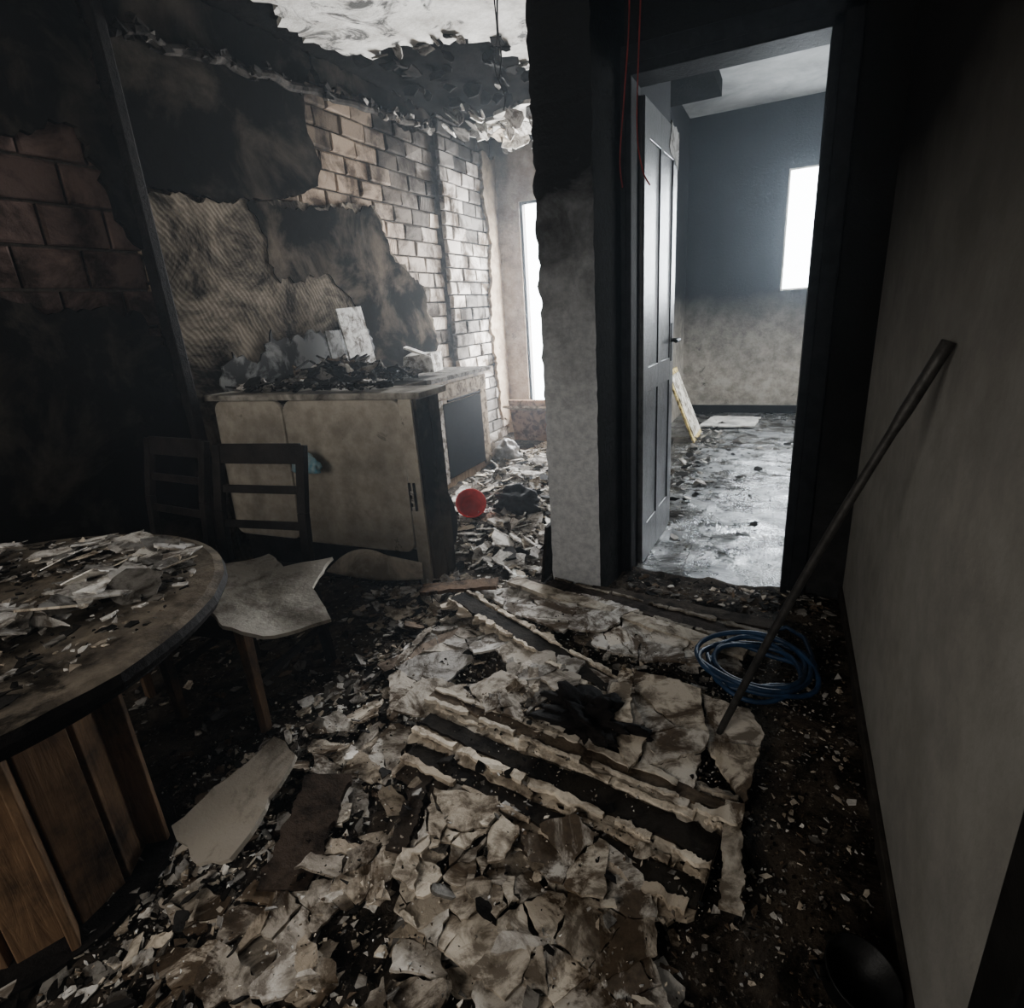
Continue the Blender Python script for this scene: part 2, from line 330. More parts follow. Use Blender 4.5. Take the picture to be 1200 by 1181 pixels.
def window(name,x0,x1,y,z0,z1,fw,mat,mull=(),rz=0):
    e=empty(name,((x0+x1)/2,y,(z0+z1)/2));b=MB();w=x1-x0;h=z1-z0;e.rotation_euler=(0,0,rz)
    b.box((-w/2+fw/2,0,0),(fw,.05,h));b.box((w/2-fw/2,0,0),(fw,.05,h));b.box((0,0,h/2-fw/2),(w-2*fw,.05,fw));b.box((0,0,-h/2+fw/2),(w-2*fw,.05,fw))
    for m in mull: b.box((m,0,0),(fw*.8,.045,h-2*fw))
    b.obj("frame",mat,parent=e,bevel=.003);return e
window("window_1",wx0,wx1,7.22,wz0,wz1,.018,M_white)
window("window_2",kx0,kx1,5.76,kz0,kz1,.03,M_black,mull=(.1,))
window("added_window_back",-2.0,-.6,-1.66,.9,2.3,.05,M_white,mull=(0,))  # unseen window added behind the camera to hold the foreground fill light
boxobj("sky_blocker_back",-2.3,-.3,-2.0,-1.9,.5,2.7,M_white)  # unseen panel added to keep sky light out of the back opening
e=window("added_window_far_room",-.8,.8,5.4,.9,2.4,.05,M_white,mull=(0,),rz=pi/2);e.location.x=1.35  # unseen side window added to brighten the far room
# ------------------------------------------------------------------ kitchen peninsula cabinet
M_lam=soot_mat("scorched_beige_laminate",(.37,.33,.27),z0=2,z1=3,base2=(.235,.205,.165),rough=.45,patch=-.01,nscale=2,bs=.12,spec=.25)
cab=empty("kitchen_cabinet",(-2.17,2.12,0));cab.rotation_euler=(0,0,math.radians(3))
b=MB();b.box((0,.115,.55),(1.26,.17,.72));b.obj("carcass",M_lam,parent=cab,bevel=.004)
b=MB();b.box((0,.12,.095),(1.24,.16,.19));b.obj("dark_void_box",M_char,parent=cab)  # black box standing in for the shaded cavity below the panels
b=MB()
def rpanel(x0,x1,z0,z1,y,r=.06,th=.03):
    pts=[]
    for cx,cz,a0 in ((x1-r,z1-r,0),(x0+r,z1-r,90),(x0+r,z0+r,180),(x1-r,z0+r,270)):
        for k in range(7):
            a=math.radians(a0+k*15);pts.append((cx+r*math.cos(a),y+.02*math.sin((cz-.5)*3),cz+r*math.sin(a)))
    b.prism(pts,(0,-1,0),th)
rpanel(-.63,-.16,.2,.955,-.0,.06);rpanel(-.15,.56,.19,.955,-.0,.06)
b.obj("front_panels",M_lam,parent=cab,bevel=.008)
b=MB();b.box((.60,.02,.48),(.07,.05,.96));b.obj("side_post",M_lam,parent=cab,bevel=.004)
b=MB();b.box((.645,.115,.48),(.02,.21,.96));b.box((.657,.16,.48),(.006,.08,.95));b.obj("side_panel",M_pdk,parent=cab,bevel=.004)
b=MB();b.box((.02,.115,.975),(1.34,.26,.03));b.obj("worktop",plain("scorched_worktop",(.40,.37,.32),.5,ns=5,c2=(.05,.042,.035)),parent=cab,bevel=.004)
b=MB()
for x in (.575,.60): b.tube([(x,-.012,.42),(x,-.012,.56)],.006,8,col=BK)
for z in (.43,.47,.51): b.box((.588,-.012,z),(.03,.008,.02),col=LG)
b.obj("handle",M_deb,parent=cab)
b=MB();v=[];f=[]
nx,nz=28,6
for j in range(nz+1):
    for i in range(nx+1):
        s=i/nx;x=-.02+s*.62;t=j/nz;pk=.20*math.sin(min(1,s*1.5)*pi*.62)
        v.append((x,-.03-.09*(1-t)*math.sin(s*pi),.03+(pk*(.25+.75*t))*(1-.35*s)))
for j in range(nz):
    for i in range(nx): a=j*(nx+1)+i;f.append((a,a+1,a+nx+2,a+nx+1))
b.add(v,f,CR);o=b.obj("curled_veneer",vcol("veneer_laminate",dirt=.5,ns=4),parent=cab,smooth=True);o.modifiers.new("s","SOLIDIFY").thickness=.004
boxobj("kitchen_counter",XL+.05,-2.24,2.42,3.36,0,.90,M_pdk,bevel=.006)
def scatter(b,zone,n,smin,smax,pal,tilt=.35,th=.2,zf=None,lift=.004,inside=None):
    for _ in range(n):
        x=R.uniform(zone[0],zone[1]);y=R.uniform(zone[2],zone[3])
        if inside and not inside(x,y): continue
        s=smin*(smax/smin)**(R.random()**1.7)
        k=R.randint(3,5) if s<.02 else R.randint(4,6)
        z=(zf(x,y) if zf else H(x,y))+lift
        rot=Matrix.Rotation(R.uniform(0,6.28),3,'Z')@Matrix.Rotation(R.gauss(0,tilt),3,'X')@Matrix.Rotation(R.gauss(0,tilt),3,'Y')
        asp=R.uniform(.35,.95)
        t=max(.002,min(.012,s*th*R.uniform(.4,1)))
        base=[]
        for i in range(k):
            a=(i+R.uniform(-.38,.38))*2*pi/k;rr=s*R.uniform(.6,1.15)
            base.append(Vector((math.cos(a)*rr,math.sin(a)*rr*asp)))
        if s>.022: base=jag(base,s*.07,s*.22,R.uniform(0,50),.9)
        off=Vector((x,y,z+t+s*.25*abs(R.gauss(0,tilt))))
        b.prism([rot@Vector((q.x,q.y,0))+off for q in base],rot@Vector((0,0,1)),t,pick(pal))
b=MB()
hz=lambda x,y:.93+.12*math.exp(-((x+2.5)**2/.06+(y-2.8)**2/.12))*(1+.6*fb(x,y,6))
scatter(b,(XL+.14,-2.28,2.44,3.3),1000,.012,.10,[(BK,9),(GR,2),(LG,.6),(BR,1)],tilt=.55,zf=hz)
for i in range(34):
    x=R.uniform(-2.7,-2.4);y=R.uniform(2.45,3.1);a=R.uniform(0,3);l=R.uniform(.08,.22);z=1.02+R.uniform(0,.07)
    b.bar((x,y,z),(x+l*math.cos(a),y+l*math.sin(a),z+R.uniform(-.04,.06)),.010,.010,BK)
b.obj("burned_debris_heap",M_deb)
b=MB();scatter(b,(-2.68,-1.75,2.17,2.30),520,.012,.07,[(BK,9),(GR,3),(LG,1)],tilt=.3,zf=lambda x,y:1.006);b.obj("charred_paper_scraps",M_deb)
b=MB();rot=Matrix.Rotation(math.radians(-8),3,'Y')
b.box((-2.70,3.25,1.18),(.012,.26,.46),rot@Matrix.Rotation(.05,3,'X'),(.42,.41,.39));b.box((-2.69,3.02,1.10),(.012,.13,.34),rot,(.16,.16,.155));b.obj("ceramic_wall_tile",M_deb)
b=MB();b.box((-2.42,3.60,1.0),(.22,.25,.12),Matrix.Rotation(.3,3,'Z'),(.6,.58,.54),jit=.01);b.box((-2.38,3.5,1.08),(.2,.18,.012),Matrix.Rotation(.5,3,'Z')@Matrix.Rotation(.4,3,'Y'),(.7,.68,.64));b.obj("scorched_box",M_deb)
ov=empty("built_in_oven",(-2.52,3.80,0))
b=MB();b.box((0,0,.44),(.56,.84,.86));b.obj("housing",wood("scorched_oven_housing",(.30,.22,.14),(.16,.11,.07),char=.38),parent=ov,bevel=.004)
b=MB();b.box((.285,0,.42),(.02,.58,.56));b.tube([(.31,-.25,.72),(.31,.25,.72)],.009,8);b.obj("oven_door",plain("black_glass",(.004,.004,.0045),.7,spec=.02),parent=ov,bevel=.003)
b=MB();b.box((.285,0,.79),(.015,.80,.10),col=TN);b.box((.285,-.34,.42),(.015,.10,.62),col=LG);b.box((.285,.34,.42),(.015,.10,.62),col=TN);b.box((0.01,0,.885),(.62,.90,.03),col=GR);b.obj("trim_plates",M_deb,parent=ov,bevel=.002)
b=MB();rot=Matrix.Rotation(math.radians(14),3,'X')
b.box((-2.10,5.28,.24),(.85,.018,.46),rot,(.24,.15,.095));b.box((-2.05,5.10,.40),(.8,.35,.02),Matrix.Rotation(-.25,3,'X'),(.40,.33,.25));b.obj("fallen_wooden_board",M_deb)
def lump(name,c,s,mat,seed=0,amp=.3,sub=4):
    bm=bmesh.new();bmesh.ops.create_icosphere(bm,subdivisions=sub,radius=1)
    for v in bm.verts:
        n=v.co.normalized();k=1+amp*mn.fractal(n*2.2+Vector((seed,0,0)),1,2,5)
        v.co=Vector((n.x*s[0]*k,n.y*s[1]*k,max(n.z*s[2]*k,-s[2]*.4)))
    me=bpy.data.meshes.new(name);bm.to_mesh(me);bm.free();me.materials.append(mat)
    for p in me.polygons: p.use_smooth=True
    o=bpy.data.objects.new(name,me);bpy.context.collection.objects.link(o);o.location=c;return o
lump("burned_cloth",(-1.50,3.12,.14),(.14,.12,.09),M_char,2,.5)
lump("grey_plastic_bag",(-2.14,4.3,.14),(.12,.12,.12),plain("dusty_grey_plastic",(.25,.25,.25),.4,spec=.3),5,.35)
lump("charred_fabric",(-.46,1.38,.095),(.14,.09,.05),M_char,8,.8,5)
lump("blue_plastic_bag",(-2.14,2.04,.64),(.09,.03,.07),plain("cyan_plastic",(.04,.22,.32),.35,c2=(.35,.38,.36),spec=.3),4,.4,3)
b=MB();n=24;vs=[];fs=[]
prf=[(.0,0),(.06,0),(.085,.13),(.095,.13),(.095,.12),(.08,.115),(.055,.01),(0,.01)]
for r,z in prf:
    for i in range(n): a=2*pi*i/n;vs.append((r*math.cos(a),r*math.sin(a),z))
for j in range(len(prf)-1):
    for i in range(n): fs.append((j*n+i,j*n+(i+1)%n,(j+1)*n+(i+1)%n,(j+1)*n+i))
b.add(vs,fs);o=b.obj("red_plastic_bowl",plain("red_plastic",(.55,.015,.012),.4,var=.6,spec=.3),smooth=True);o.location=(-1.74,2.93,.14);o.rotation_euler=(.9,.3,.4)
b=MB();pts=[]
for k in range(24):
    a=2*pi*k/24;pts.append(Matrix.Rotation(.15,3,'X')@Vector((0.04*math.cos(a),.06*math.cos(a),.19*math.sin(a)))+Vector((-1.645,2.49,.25)))
b.prism(pts,(.9,-.4,0),.012);b.obj("serving_tray",M_black)
b=MB();b.box((-.995,2.42,.17),(.016,.16,.30),Matrix.Rotation(.12,3,'Y'),BK);b.obj("charred_board",M_deb)
# ------------------------------------------------------------------ dining table
tb=empty("dining_table",(-1.60,.42,0))
M_top=soot_mat("scorched_table_top",(.17,.14,.105),z0=9,z1=10,base2=(.055,.045,.035),patch=.09,rough=.6)
b=MB();n=72;vs=[];fs=[]
prf=[(0,.745),(.545,.745),(.565,.738),(.57,.72),(.562,.705),(.54,.70),(0,.70)]
for r,z in prf:
    for i in range(n):
        a=2*pi*i/n;q=r*(1+.010*mn.noise(Vector((math.cos(a)*6,math.sin(a)*6,0))));vs.append((q*math.cos(a),q*math.sin(a),z))
for j in range(len(prf)-1):
    for i in range(n): fs.append((j*n+i,j*n+(i+1)%n,(j+1)*n+(i+1)%n,(j+1)*n+i)[::-1])
b.add(vs,fs);b.m=[1 if (k//n) in (2,3,4) else 0 for k in range(len(fs))];b.obj("table_top",[M_top,M_char],parent=tb)
b=MB();vs=[]
for z in (.66,.70):
    for i in range(n): a=2*pi*i/n;vs.append((.50*math.cos(a),.50*math.sin(a),z))
b.add(vs,[(i,(i+1)%n,n+(i+1)%n,n+i) for i in range(n)]+[list(range(n))[::-1]]);b.obj("apron",M_char,parent=tb)
M_slat=wood("brown_wood_panel",(.165,.10,.055),(.095,.056,.031),char=.42,rough=.55,scale=(5,5,.5))
b=MB()
for i in range(12):
    a=2*pi*i/12+.1;w=.105
    rot=Matrix.Rotation(a,3,'Z')
    b.box(rot@Vector((.215,-.0,.345)),(.022,w,.65),rot)
    if i%2: b.box(rot@Vector((.245,.05,.345)),(.07,.018,.64),rot)
b.obj("slatted_pedestal",M_slat,parent=tb,bevel=.003)
b=MB();b.tube([(0,0,.0),(0,0,.03),(0,0,.031),(0,0,.67)],[.30,.30,.17,.17],32);b.obj("pedestal_core",M_char,parent=tb)
b=MB()
tz=lambda x,y:.753+.018*max(0,fb(x,y,4,1))
ins=lambda x,y:(x+1.6)**2+(y-.42)**2<.5**2
scatter(b,(-2.1,-1.1,-.1,.95),1900,.005,.03,[(LG,2.4),(GR,3),(BK,4),(TN,1)],tilt=.12,zf=tz,inside=ins,lift=0)
scatter(b,(-2.05,-1.30,.30,.88),620,.015,.09,[(WH,1.4),(CR,2),(LG,4),(GR,2.5)],tilt=.2,zf=lambda x,y:tz(x,y)+.010,inside=lambda x,y:ins(x,y) and mn.noise(Vector((x*4,y*4,7)))>-.10,th=.08)
b.obj("plaster_flakes_on_table",M_deb)
# ------------------------------------------------------------------ chairs
M_chair=plain("charred_chair_wood",(.016,.0135,.012),.6,bs=.8,var=.4,ns=10)
M_leg=wood("scorched_leg_wood",(.14,.08,.04),(.06,.035,.02),char=.45)
def chair(name,loc,rz):
    e=empty(name,(loc[0],loc[1],0));e.rotation_euler=(0,0,rz)
    b=MB();b.box((0,0,.445),(.42,.42,.03));b.obj("seat",M_chair,parent=e,bevel=.008)
    b=MB();b.box((0,-.18,.40),(.36,.02,.055));b.box((0,.18,.40),(.36,.02,.055));b.box((-.18,0,.40),(.02,.34,.055));b.box((.18,0,.40),(.02,.34,.055))
    b.box((-.18,0,.2),(.018,.34,.022));b.box((.18,0,.2),(.018,.34,.022));b.obj("rails",M_chair,parent=e)
    for i,(x,y) in enumerate(((-.18,-.18),(.18,-.18))):
        b=MB();b.box((x,y,.215),(.028,.028,.43),taper=1.35);b.obj("leg_%d"%(i+1),M_leg,parent=e,bevel=.003)
    for i,x in enumerate((-.185,.185)):
        b=MB();P=[(x,.21,.0),(x,.19,.22),(x,.185,.45),(x,.21,.66),(x,.27,.90)]
        for q in range(4): b.bar(P[q],P[q+1],.036,.028)
        b.obj("back_post_%d"%(i+1),M_chair,parent=e,bevel=.003)
    b=MB();
    for z,y,h in ((.87,.262,.075),(.74,.235,.030),(.61,.205,.030)): b.box((0,y,z),(.36,.018,h),Matrix.Rotation(-.2,3,'X'))
    b.obj("back_rails",M_chair,parent=e,bevel=.003)
    return e
chair("dining_chair",(-1.70,1.19),math.radians(9));chair("dining_chair",(-2.27,1.22),math.radians(-3))
def sheet(name,outline,zf,th=.012,mat=None,col=WH,seed=0,step=.03,amp=.012):
    P=jag(outline,amp,step,seed,.6)
    xs=[p.x for p in P];ys=[p.y for p in P];g=.018
    def inside(x,y):
        c=False;k=len(P)
        for i in range(k):
            a=P[i];d=P[i-1]
            if (a.y>y)!=(d.y>y) and x<(d.x-a.x)*(y-a.y)/(d.y-a.y)+a.x: c=not c
        return c
    pts=list(P);k=len(P);edges=[(i,(i+1)%k) for i in range(k)]
    x=min(xs)
    while x<max(xs):
        y=min(ys)
        while y<max(ys):
            q=Vector((x+R.uniform(-.004,.004),y+R.uniform(-.004,.004)))
            if inside(q.x,q.y): pts.append(q)
            y+=g
        x+=g
    v,e_,f,*_=delaunay_2d_cdt(pts,edges,[],1,1e-5)
    b=MB();b.add([(q.x,q.y,zf(q.x,q.y)+.004*mn.noise(Vector((q.x*14,q.y*14,seed)))) for q in v],[tuple(t) for t in f],col)
    o=b.obj(name,mat,smooth=False);m=o.modifiers.new("s","SOLIDIFY");m.thickness=th;m.offset=-1
    return o
M_sh=vcol("curled_plaster",dirt=.6,ns=5,lo=.49,hi=.64)
sheet("plaster_sheet",[(-1.90,1.14),(-1.66,1.03),(-1.40,.92),(-1.28,.95),(-1.17,1.10),(-1.33,1.20),(-1.40,1.38),(-1.56,1.30),(-1.72,1.38),(-1.80,1.25)],lambda x,y:.490+.16*abs((x+1.5)*.55+(y-1.15)*.75)-.20*max(0,x+1.36),mat=M_sh,col=(.45,.415,.36),seed=1,amp=.007)
sheet("plaster_sheet",[(-1.36,.62),(-1.25,.585),(-1.13,.61),(-1.15,.74),(-1.20,.90),(-1.31,.93),(-1.33,.80)],lambda x,y:.07+.19*(y-.6)+1.6*(x+1.25)**2,mat=M_sh,col=(.27,.24,.20),seed=3)
# ------------------------------------------------------------------ shattered slabs
def clip(poly,p,n):
    out=[]
    for i in range(len(poly)):
        a=poly[i];b=poly[(i+1)%len(poly)];da=(a-p).dot(n);db=(b-p).dot(n)
        if da<=0: out.append(a)
        if (da<0<db) or (db<0<da): out.append(a+(b-a)*(da/(da-db)))
    return out
def shatter(b,poly,n,z,th,pal,seed,tilt=.08,drop=.05):
    rr=random.Random(seed);P=[Vector(p) for p in poly]
    xs=[p.x for p in P];ys=[p.y for p in P];C=[]
    for _ in range(n):
        if C and rr.random()<.5:
            c=rr.choice(C);C.append(Vector((c.x+rr.gauss(0,.045),c.y+rr.gauss(0,.045))))
        else: C.append(Vector((rr.uniform(min(xs),max(xs)),rr.uniform(min(ys),max(ys)))))
    basec=pick(pal)
    for i,c in enumerate(C):
        cell=P[:]
        for j,d in enumerate(C):
            if i!=j:
                cell=clip(cell,(c+d)/2,(d-c))
                if len(cell)<3: break
        if len(cell)<3 or rr.random()<drop: continue
        m=sum(cell,Vector((0,0)))/len(cell)
        c2=jag([m+(q-m)*.98 for q in cell],.006,.014,seed,.8)
        rot=Matrix.Rotation(rr.gauss(0,tilt),3,'X')@Matrix.Rotation(rr.gauss(0,tilt),3,'Y')
        zz=H(m.x,m.y)+z+rr.uniform(0,.012)
        pts=[rot@Vector((q.x-m.x,q.y-m.y,0))+Vector((m.x,m.y,zz+th)) for q in c2]
        cc=pick(pal);cc=tuple(.5*u+.5*v for u,v in zip(basec,cc))
        b.prism(pts,rot@Vector((0,0,1)),th,cc)
b=MB()
pal1=[(CR,4),(TN,2),(LG,2)];pal2=[(TN,3),(GR,2),(LG,1.5),(CR,2)];pal3=[(LG,3),(WH,1),(CR,3),(TN,1)]
shatter(b,[(-.78,.98),(-.45,1.06),(-.18,.96),(-.14,.80),(-.35,.60),(-.70,.68)],54,.028,.007,pal1,11,drop=.12)
shatter(b,[(-.45,.72),(-.17,.82),(-.06,.66),(-.2,.40),(-.47,.42)],34,.024,.007,pal2,12,drop=.15)
shatter(b,[(-.98,.78),(-.72,.82),(-.5,.6),(-.50,.35),(-.98,.42)],54,.02,.007,pal2,13,drop=.2,tilt=.1)
shatter(b,[(-1.36,1.55),(-1.2,1.92),(-.9,1.78),(-.62,1.5),(-.66,1.28),(-1.1,1.2)],46,.03,.008,pal1,14,drop=.15)
shatter(b,[(-.45,1.68),(-.02,1.62),(.03,1.53),(-.02,1.15),(-.3,1.2),(-.42,1.4)],18,.045,.010,pal1,15,drop=.05,tilt=.04)
shatter(b,[(-1.35,1.0),(-1.2,1.42),(-1.0,1.2),(-.9,.85),(-1.15,.75)],60,.015,.007,pal3,16,drop=.35,tilt=.15)
shatter(b,[(-1.25,2.1),(-1.0,2.25),(-.7,2.2),(-.1,1.98),(-.05,1.85),(-.5,1.78),(-1.0,1.95)],24,.03,.010,pal3,17,drop=.06,tilt=.05)
shatter(b,[(-.9,1.75),(-.45,1.62),(-.3,1.4),(-.45,1.25),(-.75,1.3)],30,.03,.008,pal2,18,drop=.2,tilt=.1)
shatter(b,[(-1.2,.6),(-.95,.65),(-.8,.3),(-1.0,.1),(-1.3,.3)],40,.015,.006,pal2,19,drop=.4,tilt=.12)
b.obj("floor_shattered_plaster",M_slab)
b=MB()
WD=(.020,.016,.012)
def strip(a,c,w,z0,z1,th,col,amp,segs,taper=0):
    a=Vector((*a,z0));c=Vector((*c,z1));d=(c-a);L=d.length;d.normalize();s=Vector((-d.y,d.x,0)).normalized();n=d.cross(s)
    if n.z<0: n=-n
    L1=[];R1=[];sd=R.uniform(0,90)
    for i in range(segs+1):
        t=i/segs;p=a+d*L*t;ww=w*(1-taper*(1-t)*.7)
        L1.append(p+s*(ww/2+amp*(mn.noise(Vector((i*.22,sd,0)))*1.6+R.uniform(-.35,.35))));R1.append(p-s*(ww/2+amp*(mn.noise(Vector((i*.22,sd,9)))*1.6+R.uniform(-.35,.35))))
    b.prism(R1+L1[::-1],n,th,col)
def plank(a,c,w,z0,z1,col=WD,edge=None,taper=0):
    if edge:
        strip(a,c,w+.07,z0-.004,z1-.004,.012,edge,.034,80)
        A=Vector((*a,z0));Cc=Vector((*c,z1));d=(Cc-A);s=Vector((-d.y,d.x,0)).normalized()
        for sg in (1,-1):
            t=0
            while t<.97:
                t2=min(1,t+R.uniform(.08,.3));o=s*sg*(w/2+R.uniform(.004,.016));p=A+d*t;q=A+d*t2
                strip((p.x+o.x,p.y+o.y),(q.x+o.x,q.y+o.y),R.uniform(.008,.026),p.z+.012,q.z+R.uniform(.008,.016),.014,tuple(e*1.15 for e in edge),.008,20)
                t=t2+R.uniform(0,.06)
    strip(a,c,w,z0+.006,z1+.006,.018,col,.008,40,taper)
Z=.075
plank((-.96,1.21),(-.06,1.09),.085,Z+.01,Z-.01,edge=CR,taper=.6)
plank((-.93,1.09),(-.08,.96),.065,Z,Z-.02,edge=TN,taper=.3)
plank((-1.0,1.31),(-.03,1.20),.04,Z+.02,Z,col=(.10,.075,.052),edge=(.46,.41,.34))
plank((-.92,1.02),(-.15,.88),.05,Z-.01,Z-.03,col=(.05,.038,.028))
plank((-1.27,1.96),(-.38,1.54),.075,Z+.02,Z,edge=CR)
plank((-1.12,2.22),(-.05,1.95),.07,Z,Z-.01,col=(.44,.39,.32))
plank((-.95,2.27),(.02,2.08),.09,Z-.02,Z-.03,col=(.04,.03,.024),edge=(.22,.195,.16))
plank((-.75,2.30),(.10,2.22),.08,Z-.03,Z-.035,col=(.05,.038,.028))
plank((-1.05,1.95),(-1.3,1.42),.06,Z-.02,Z-.02,col=(.22,.17,.13))
plank((-1.5,2.0),(-1.15,2.12),.09,Z,Z+.03,col=(.12,.075,.045))
plank((-.03,1.22),(-.02,.95),.04,Z+.01,Z-.01,col=(.44,.39,.32))
plank((-1.10,.92),(-.98,.62),.13,Z,Z-.03,col=(.04,.028,.02))
plank((-.84,1.02),(-.78,.80),.05,Z,Z-.02,col=(.03,.022,.016))
b.obj("fallen_wooden_planks",vcol("burned_plank_wood",dirt=.75,ns=10,bs=.6))
# ------------------------------------------------------------------ loose rubble
dark=[(BK,5),(GR,3),(BR,2.5),(CR,.8),(LG,.9)];mixd=[(CR,3),(TN,2.4),(LG,2.6),(GR,2),(BK,3.2),(BR,1),(WH,.8)];lite=[(WH,4),(LG,3),(CR,2),(GR,1.2),(TC,.15),(BK,.5)]
b=MB()
scatter(b,(-1.6,.26,.1,2.3),5200,.003,.018,mixd,tilt=.3)
scatter(b,(-1.45,-.1,.15,2.2),1300,.012,.05,mixd,tilt=.18,th=.12)
scatter(b,(-1.3,-.05,.3,2.1),3800,.002,.009,mixd,tilt=.5,lift=.04)
scatter(b,(-1.3,-.05,.3,1.6),220,.012,.04,[(BK,4),(CR,1.5),(TN,2),(GR,2)],tilt=.35,lift=.04)
scatter(b,(-1.0,-.1,.2,1.1),160,.03,.09,pal2,tilt=.14,th=.08)
scatter(b,(-2.7,-1.2,.0,2.1),1500,.006,.04,dark,tilt=.3)
scatter(b,(-1.45,-1.0,.25,1.9),1000,.006,.04,[(WH,1.8),(LG,3),(CR,3),(GR,2),(BK,1)],tilt=.3,th=.12)
scatter(b,(-.1,.27,.4,2.3),1500,.002,.010,[(LG,1),(GR,3),(BR,3),(BK,4)],tilt=.2)
scatter(b,(-1.75,-1.0,1.7,2.3),380,.02,.08,mixd,tilt=.3,th=.12)
b.obj("floor_plaster_rubble",M_deb)
b=MB();scatter(b,(-.62,.25,2.34,2.58),320,.006,.035,dark,tilt=.2);b.obj("floor_rubble_hall",M_deb)
b=MB()
kin=lambda x,y:x>-2.12 and not(y<2.5 and x<-1.5) and x<-1.05-(.4 if y>4.3 else 0)
scatter(b,(-2.12,-1.05,2.36,5.4),3200,.012,.08,lite,tilt=.35,th=.15,inside=kin)
scatter(b,(-2.1,-1.1,2.45,5.3),190,.07,.15,lite,tilt=.3,th=.08,inside=lambda x,y:kin(x,y) and not(y<2.6 and x<-1.6) and x<-1.15)
b.obj("floor_rubble_kitchen",M_deb)
z0=lambda x,y:.001
b=MB()
scatter(b,(-.78,1.2,2.8,7.1),1800,.003,.018,[(BK,5),(GR,3),(LG,1)],tilt=.1,zf=z0)
scatter(b,(-.6,.2,2.8,6.9),24,.03,.06,[(LG,1),(GR,2),(BK,3)],tilt=.08,zf=z0,th=.08)
scatter(b,(-.78,-.5,3.4,6.5),260,.012,.06,[(LG,2),(WH,1),(GR,3),(BK,2)],tilt=.3,zf=lambda x,y:.015)
b.obj("floor_rubble_far_room",M_deb)
b=MB();rt=Matrix.Rotation(math.radians(-22),3,'Y')
b.box((-.87,5.75,.34),(.02,.50,.72),rt,(.62,.48,.20));b.box((-.858,5.75,.345),(.012,.42,.62),rt,(.60,.56,.48));b.obj("picture_frame",M_deb,bevel=.004)
b=MB();b.prism([(p.x,p.y,.035) for p in jag([(-.78,6.2),(-.25,6.25),(-.2,6.75),(-.70,6.8)],.02,.05,3)],(0,0,1),.015,(.75,.75,.73));b.obj("white_board",M_white)
# ------------------------------------------------------------------ hose, pole, pot, cables
b=MB();pts=[]
for i in range(6*40):
    a=2*pi*i/40;t=i/40
    r=.150+.022*math.sin(t*2.3+1)+.012*math.sin(a*3+t)
    pts.append((-.012+r*1.05*math.cos(a)+.012*math.sin(t*3.1),1.82+r*math.sin(a)+.012*math.cos(t*2.3),.092+.006*t+.012*math.sin(a*2+t*2)))
pts+=[(.16,1.95,.10),(.14,2.08,.09),(.08,2.15,.085),(.02,2.10,.08)]
b.tube(pts,.0085,8);b.obj("garden_hose",plain("blue_hose_rubber",(.012,.040,.10),.5,var=.4,spec=.3),smooth=True)
b=MB();P=[];rr=[]
A=Vector((-.10,1.49,.055));B=Vector((.285,1.40,1.19))
for i in range(25):
    t=i/24;p=A.lerp(B,t);p+=Vector((-.012,.0,.004))*math.sin(t*pi);P.append(p);rr.append(.0105+(.003 if t>.86 else 0)-.002*(t<.03))
b.tube(P,rr,14);b.obj("metal_pole",plain("sooty_steel",(.05,.047,.044),.5,metal=.5,ns=30,var=.4,spec=.3),smooth=True)
b=MB();n=28;vs=[];fs=[]
prf=[(0,0),(.045,0),(.058,.02),(.063,.07),(.067,.072),(.067,.067),(.058,.065),(.053,.02),(0,.012)]
for r,z in prf:
    for i in range(n): a=2*pi*i/n;vs.append((r*math.cos(a),r*math.sin(a),z))
for j in range(len(prf)-1):
    for i in range(n): fs.append((j*n+i,j*n+(i+1)%n,(j+1)*n+(i+1)%n,(j+1)*n+i))
b.add(vs,fs);b.tube([(-.06,0,.055),(-.085,0,.06),(-.085,.025,.06),(-.06,.025,.055)],.004,6)
o=b.obj("burned_cooking_pot",M_black,smooth=True);o.location=(.20,.90,.03);o.rotation_euler=(.25,.15,.5)
M_red=plain("red_cable",(.20,.025,.02),.5);M_blk=plain("black_cable",(.02,.02,.02),.5)
def cable(name,keys,r,mat):
    b=MB();P=[Vector(k) for k in keys];out=[]
    for i in range(len(P)-1):
        p0=P[max(i-1,0)];p1=P[i];p2=P[i+1];p3=P[min(i+2,len(P)-1)]
        for k in range(8):
            t=k/8;out.append(.5*((2*p1)+(p2-p0)*t+(2*p0-5*p1+4*p2-p3)*t*t+(3*p1-p0-3*p2+p3)*t**3))
    out.append(P[-1]);b.tube(out,r,6);b.obj(name,mat,smooth=True)
cable("hanging_cable",[(-.62,2.45,2.9),(-.61,2.46,2.6),(-.615,2.5,2.3),(-.64,2.52,2.05),(-.66,2.53,1.85),(-.655,2.55,1.75)],.003,M_red)
cable("hanging_cable",[(-.56,2.45,2.9),(-.555,2.47,2.6),(-.575,2.5,2.3),(-.59,2.52,1.95),(-.57,2.53,1.80),(-.54,2.53,1.74)],.003,M_red)
cable("hanging_cable",[(-1.50,3.3,2.88),(-1.51,3.3,2.72),(-1.50,3.3,2.6),(-1.53,3.32,2.5)],.005,M_blk)
cable("hanging_cable",[(-1.53,3.32,2.88),(-1.52,3.31,2.7),(-1.54,3.3,2.55),(-1.50,3.32,2.42),(-1.52,3.33,2.36)],.004,M_blk)
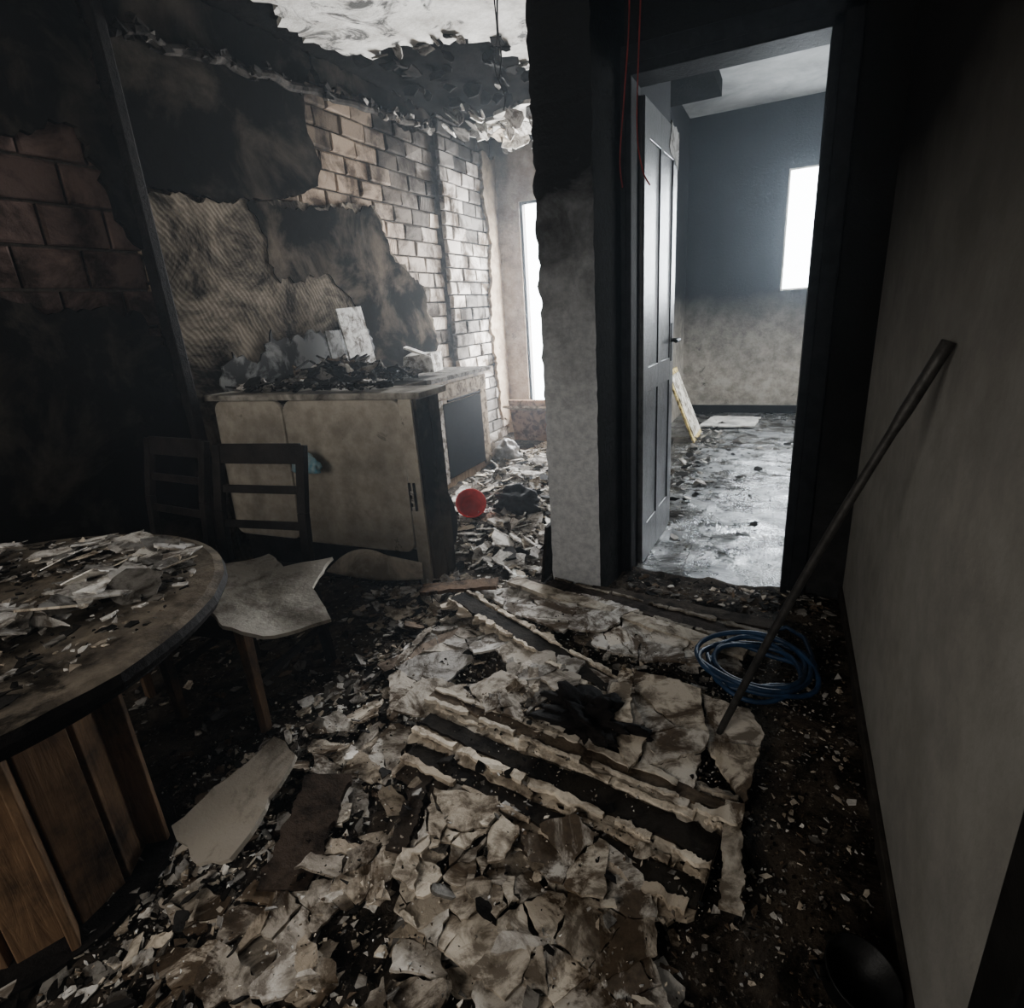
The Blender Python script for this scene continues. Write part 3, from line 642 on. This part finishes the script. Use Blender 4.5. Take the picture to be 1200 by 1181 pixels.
# ------------------------------------------------------------------ added haze volume, imitates lens-flare glow near the windows
m=bpy.data.materials.new("glow_haze");m.use_nodes=True;nt=m.node_tree;nt.nodes.clear()
vo=nt.nodes.new("ShaderNodeVolumeScatter");vo.inputs["Density"].default_value=.0055;vo.inputs["Anisotropy"].default_value=.6;vo.inputs["Color"].default_value=(.80,.90,1,1)
ou=nt.nodes.new("ShaderNodeOutputMaterial");nt.links.new(vo.outputs[0],ou.inputs["Volume"])
boxobj("glow_haze",XL-.1,1.25,-1.5,7.15,-.05,3.15,m)
# ------------------------------------------------------------------ lights
def area(name,loc,rot,sx,sy,p,col=(1,1,1)):
    l=bpy.data.lights.new(name,'AREA');l.shape='RECTANGLE';l.size=sx;l.size_y=sy;l.energy=p;l.color=col
    o=bpy.data.objects.new(name,l);bpy.context.collection.objects.link(o);o.location=loc;o.rotation_euler=rot;return o
area("daylight_window_1",((wx0+wx1)/2,7.33,(wz0+wz1)/2),(-pi/2,0,0),.32,1.17,150,(.84,.93,1))
area("daylight_window_2",((kx0+kx1)/2,5.86,(kz0+kz1)/2),(-pi/2,0,0),.88,2.0,480,(.96,.98,1))
area("fill_light_back",(-1.3,-1.72,1.6),(pi/2,0,0),1.38,1.38,60,(1,.95,.87))  # added fill lamp behind the camera, lights the foreground
area("fill_light_far_room",(1.39,5.4,1.65),(0,pi/2,0),1.5,1.58,80,(.92,.97,1))  # added fill lamp out of view, lights far-room floor, wall and door leaf
w=bpy.data.worlds.new("w");bpy.context.scene.world=w;w.use_nodes=True;w.node_tree.nodes["Background"].inputs[0].default_value=(.93,.97,1,1);w.node_tree.nodes["Background"].inputs[1].default_value=16
# ------------------------------------------------------------------ camera
cam=bpy.data.cameras.new("camera");co_=bpy.data.objects.new("camera",cam);bpy.context.collection.objects.link(co_)
cam.lens=19.92;cam.sensor_width=36;cam.clip_start=.02
Rm=Matrix.Rotation(math.radians(26.2),3,'Z')@Matrix.Rotation(math.radians(90-18.6),3,'X')@Matrix.Rotation(math.radians(-4.054),3,'Z')
co_.matrix_world=Matrix.Translation((0,0,1.3))@Rm.to_4x4()
bpy.context.scene.camera=co_
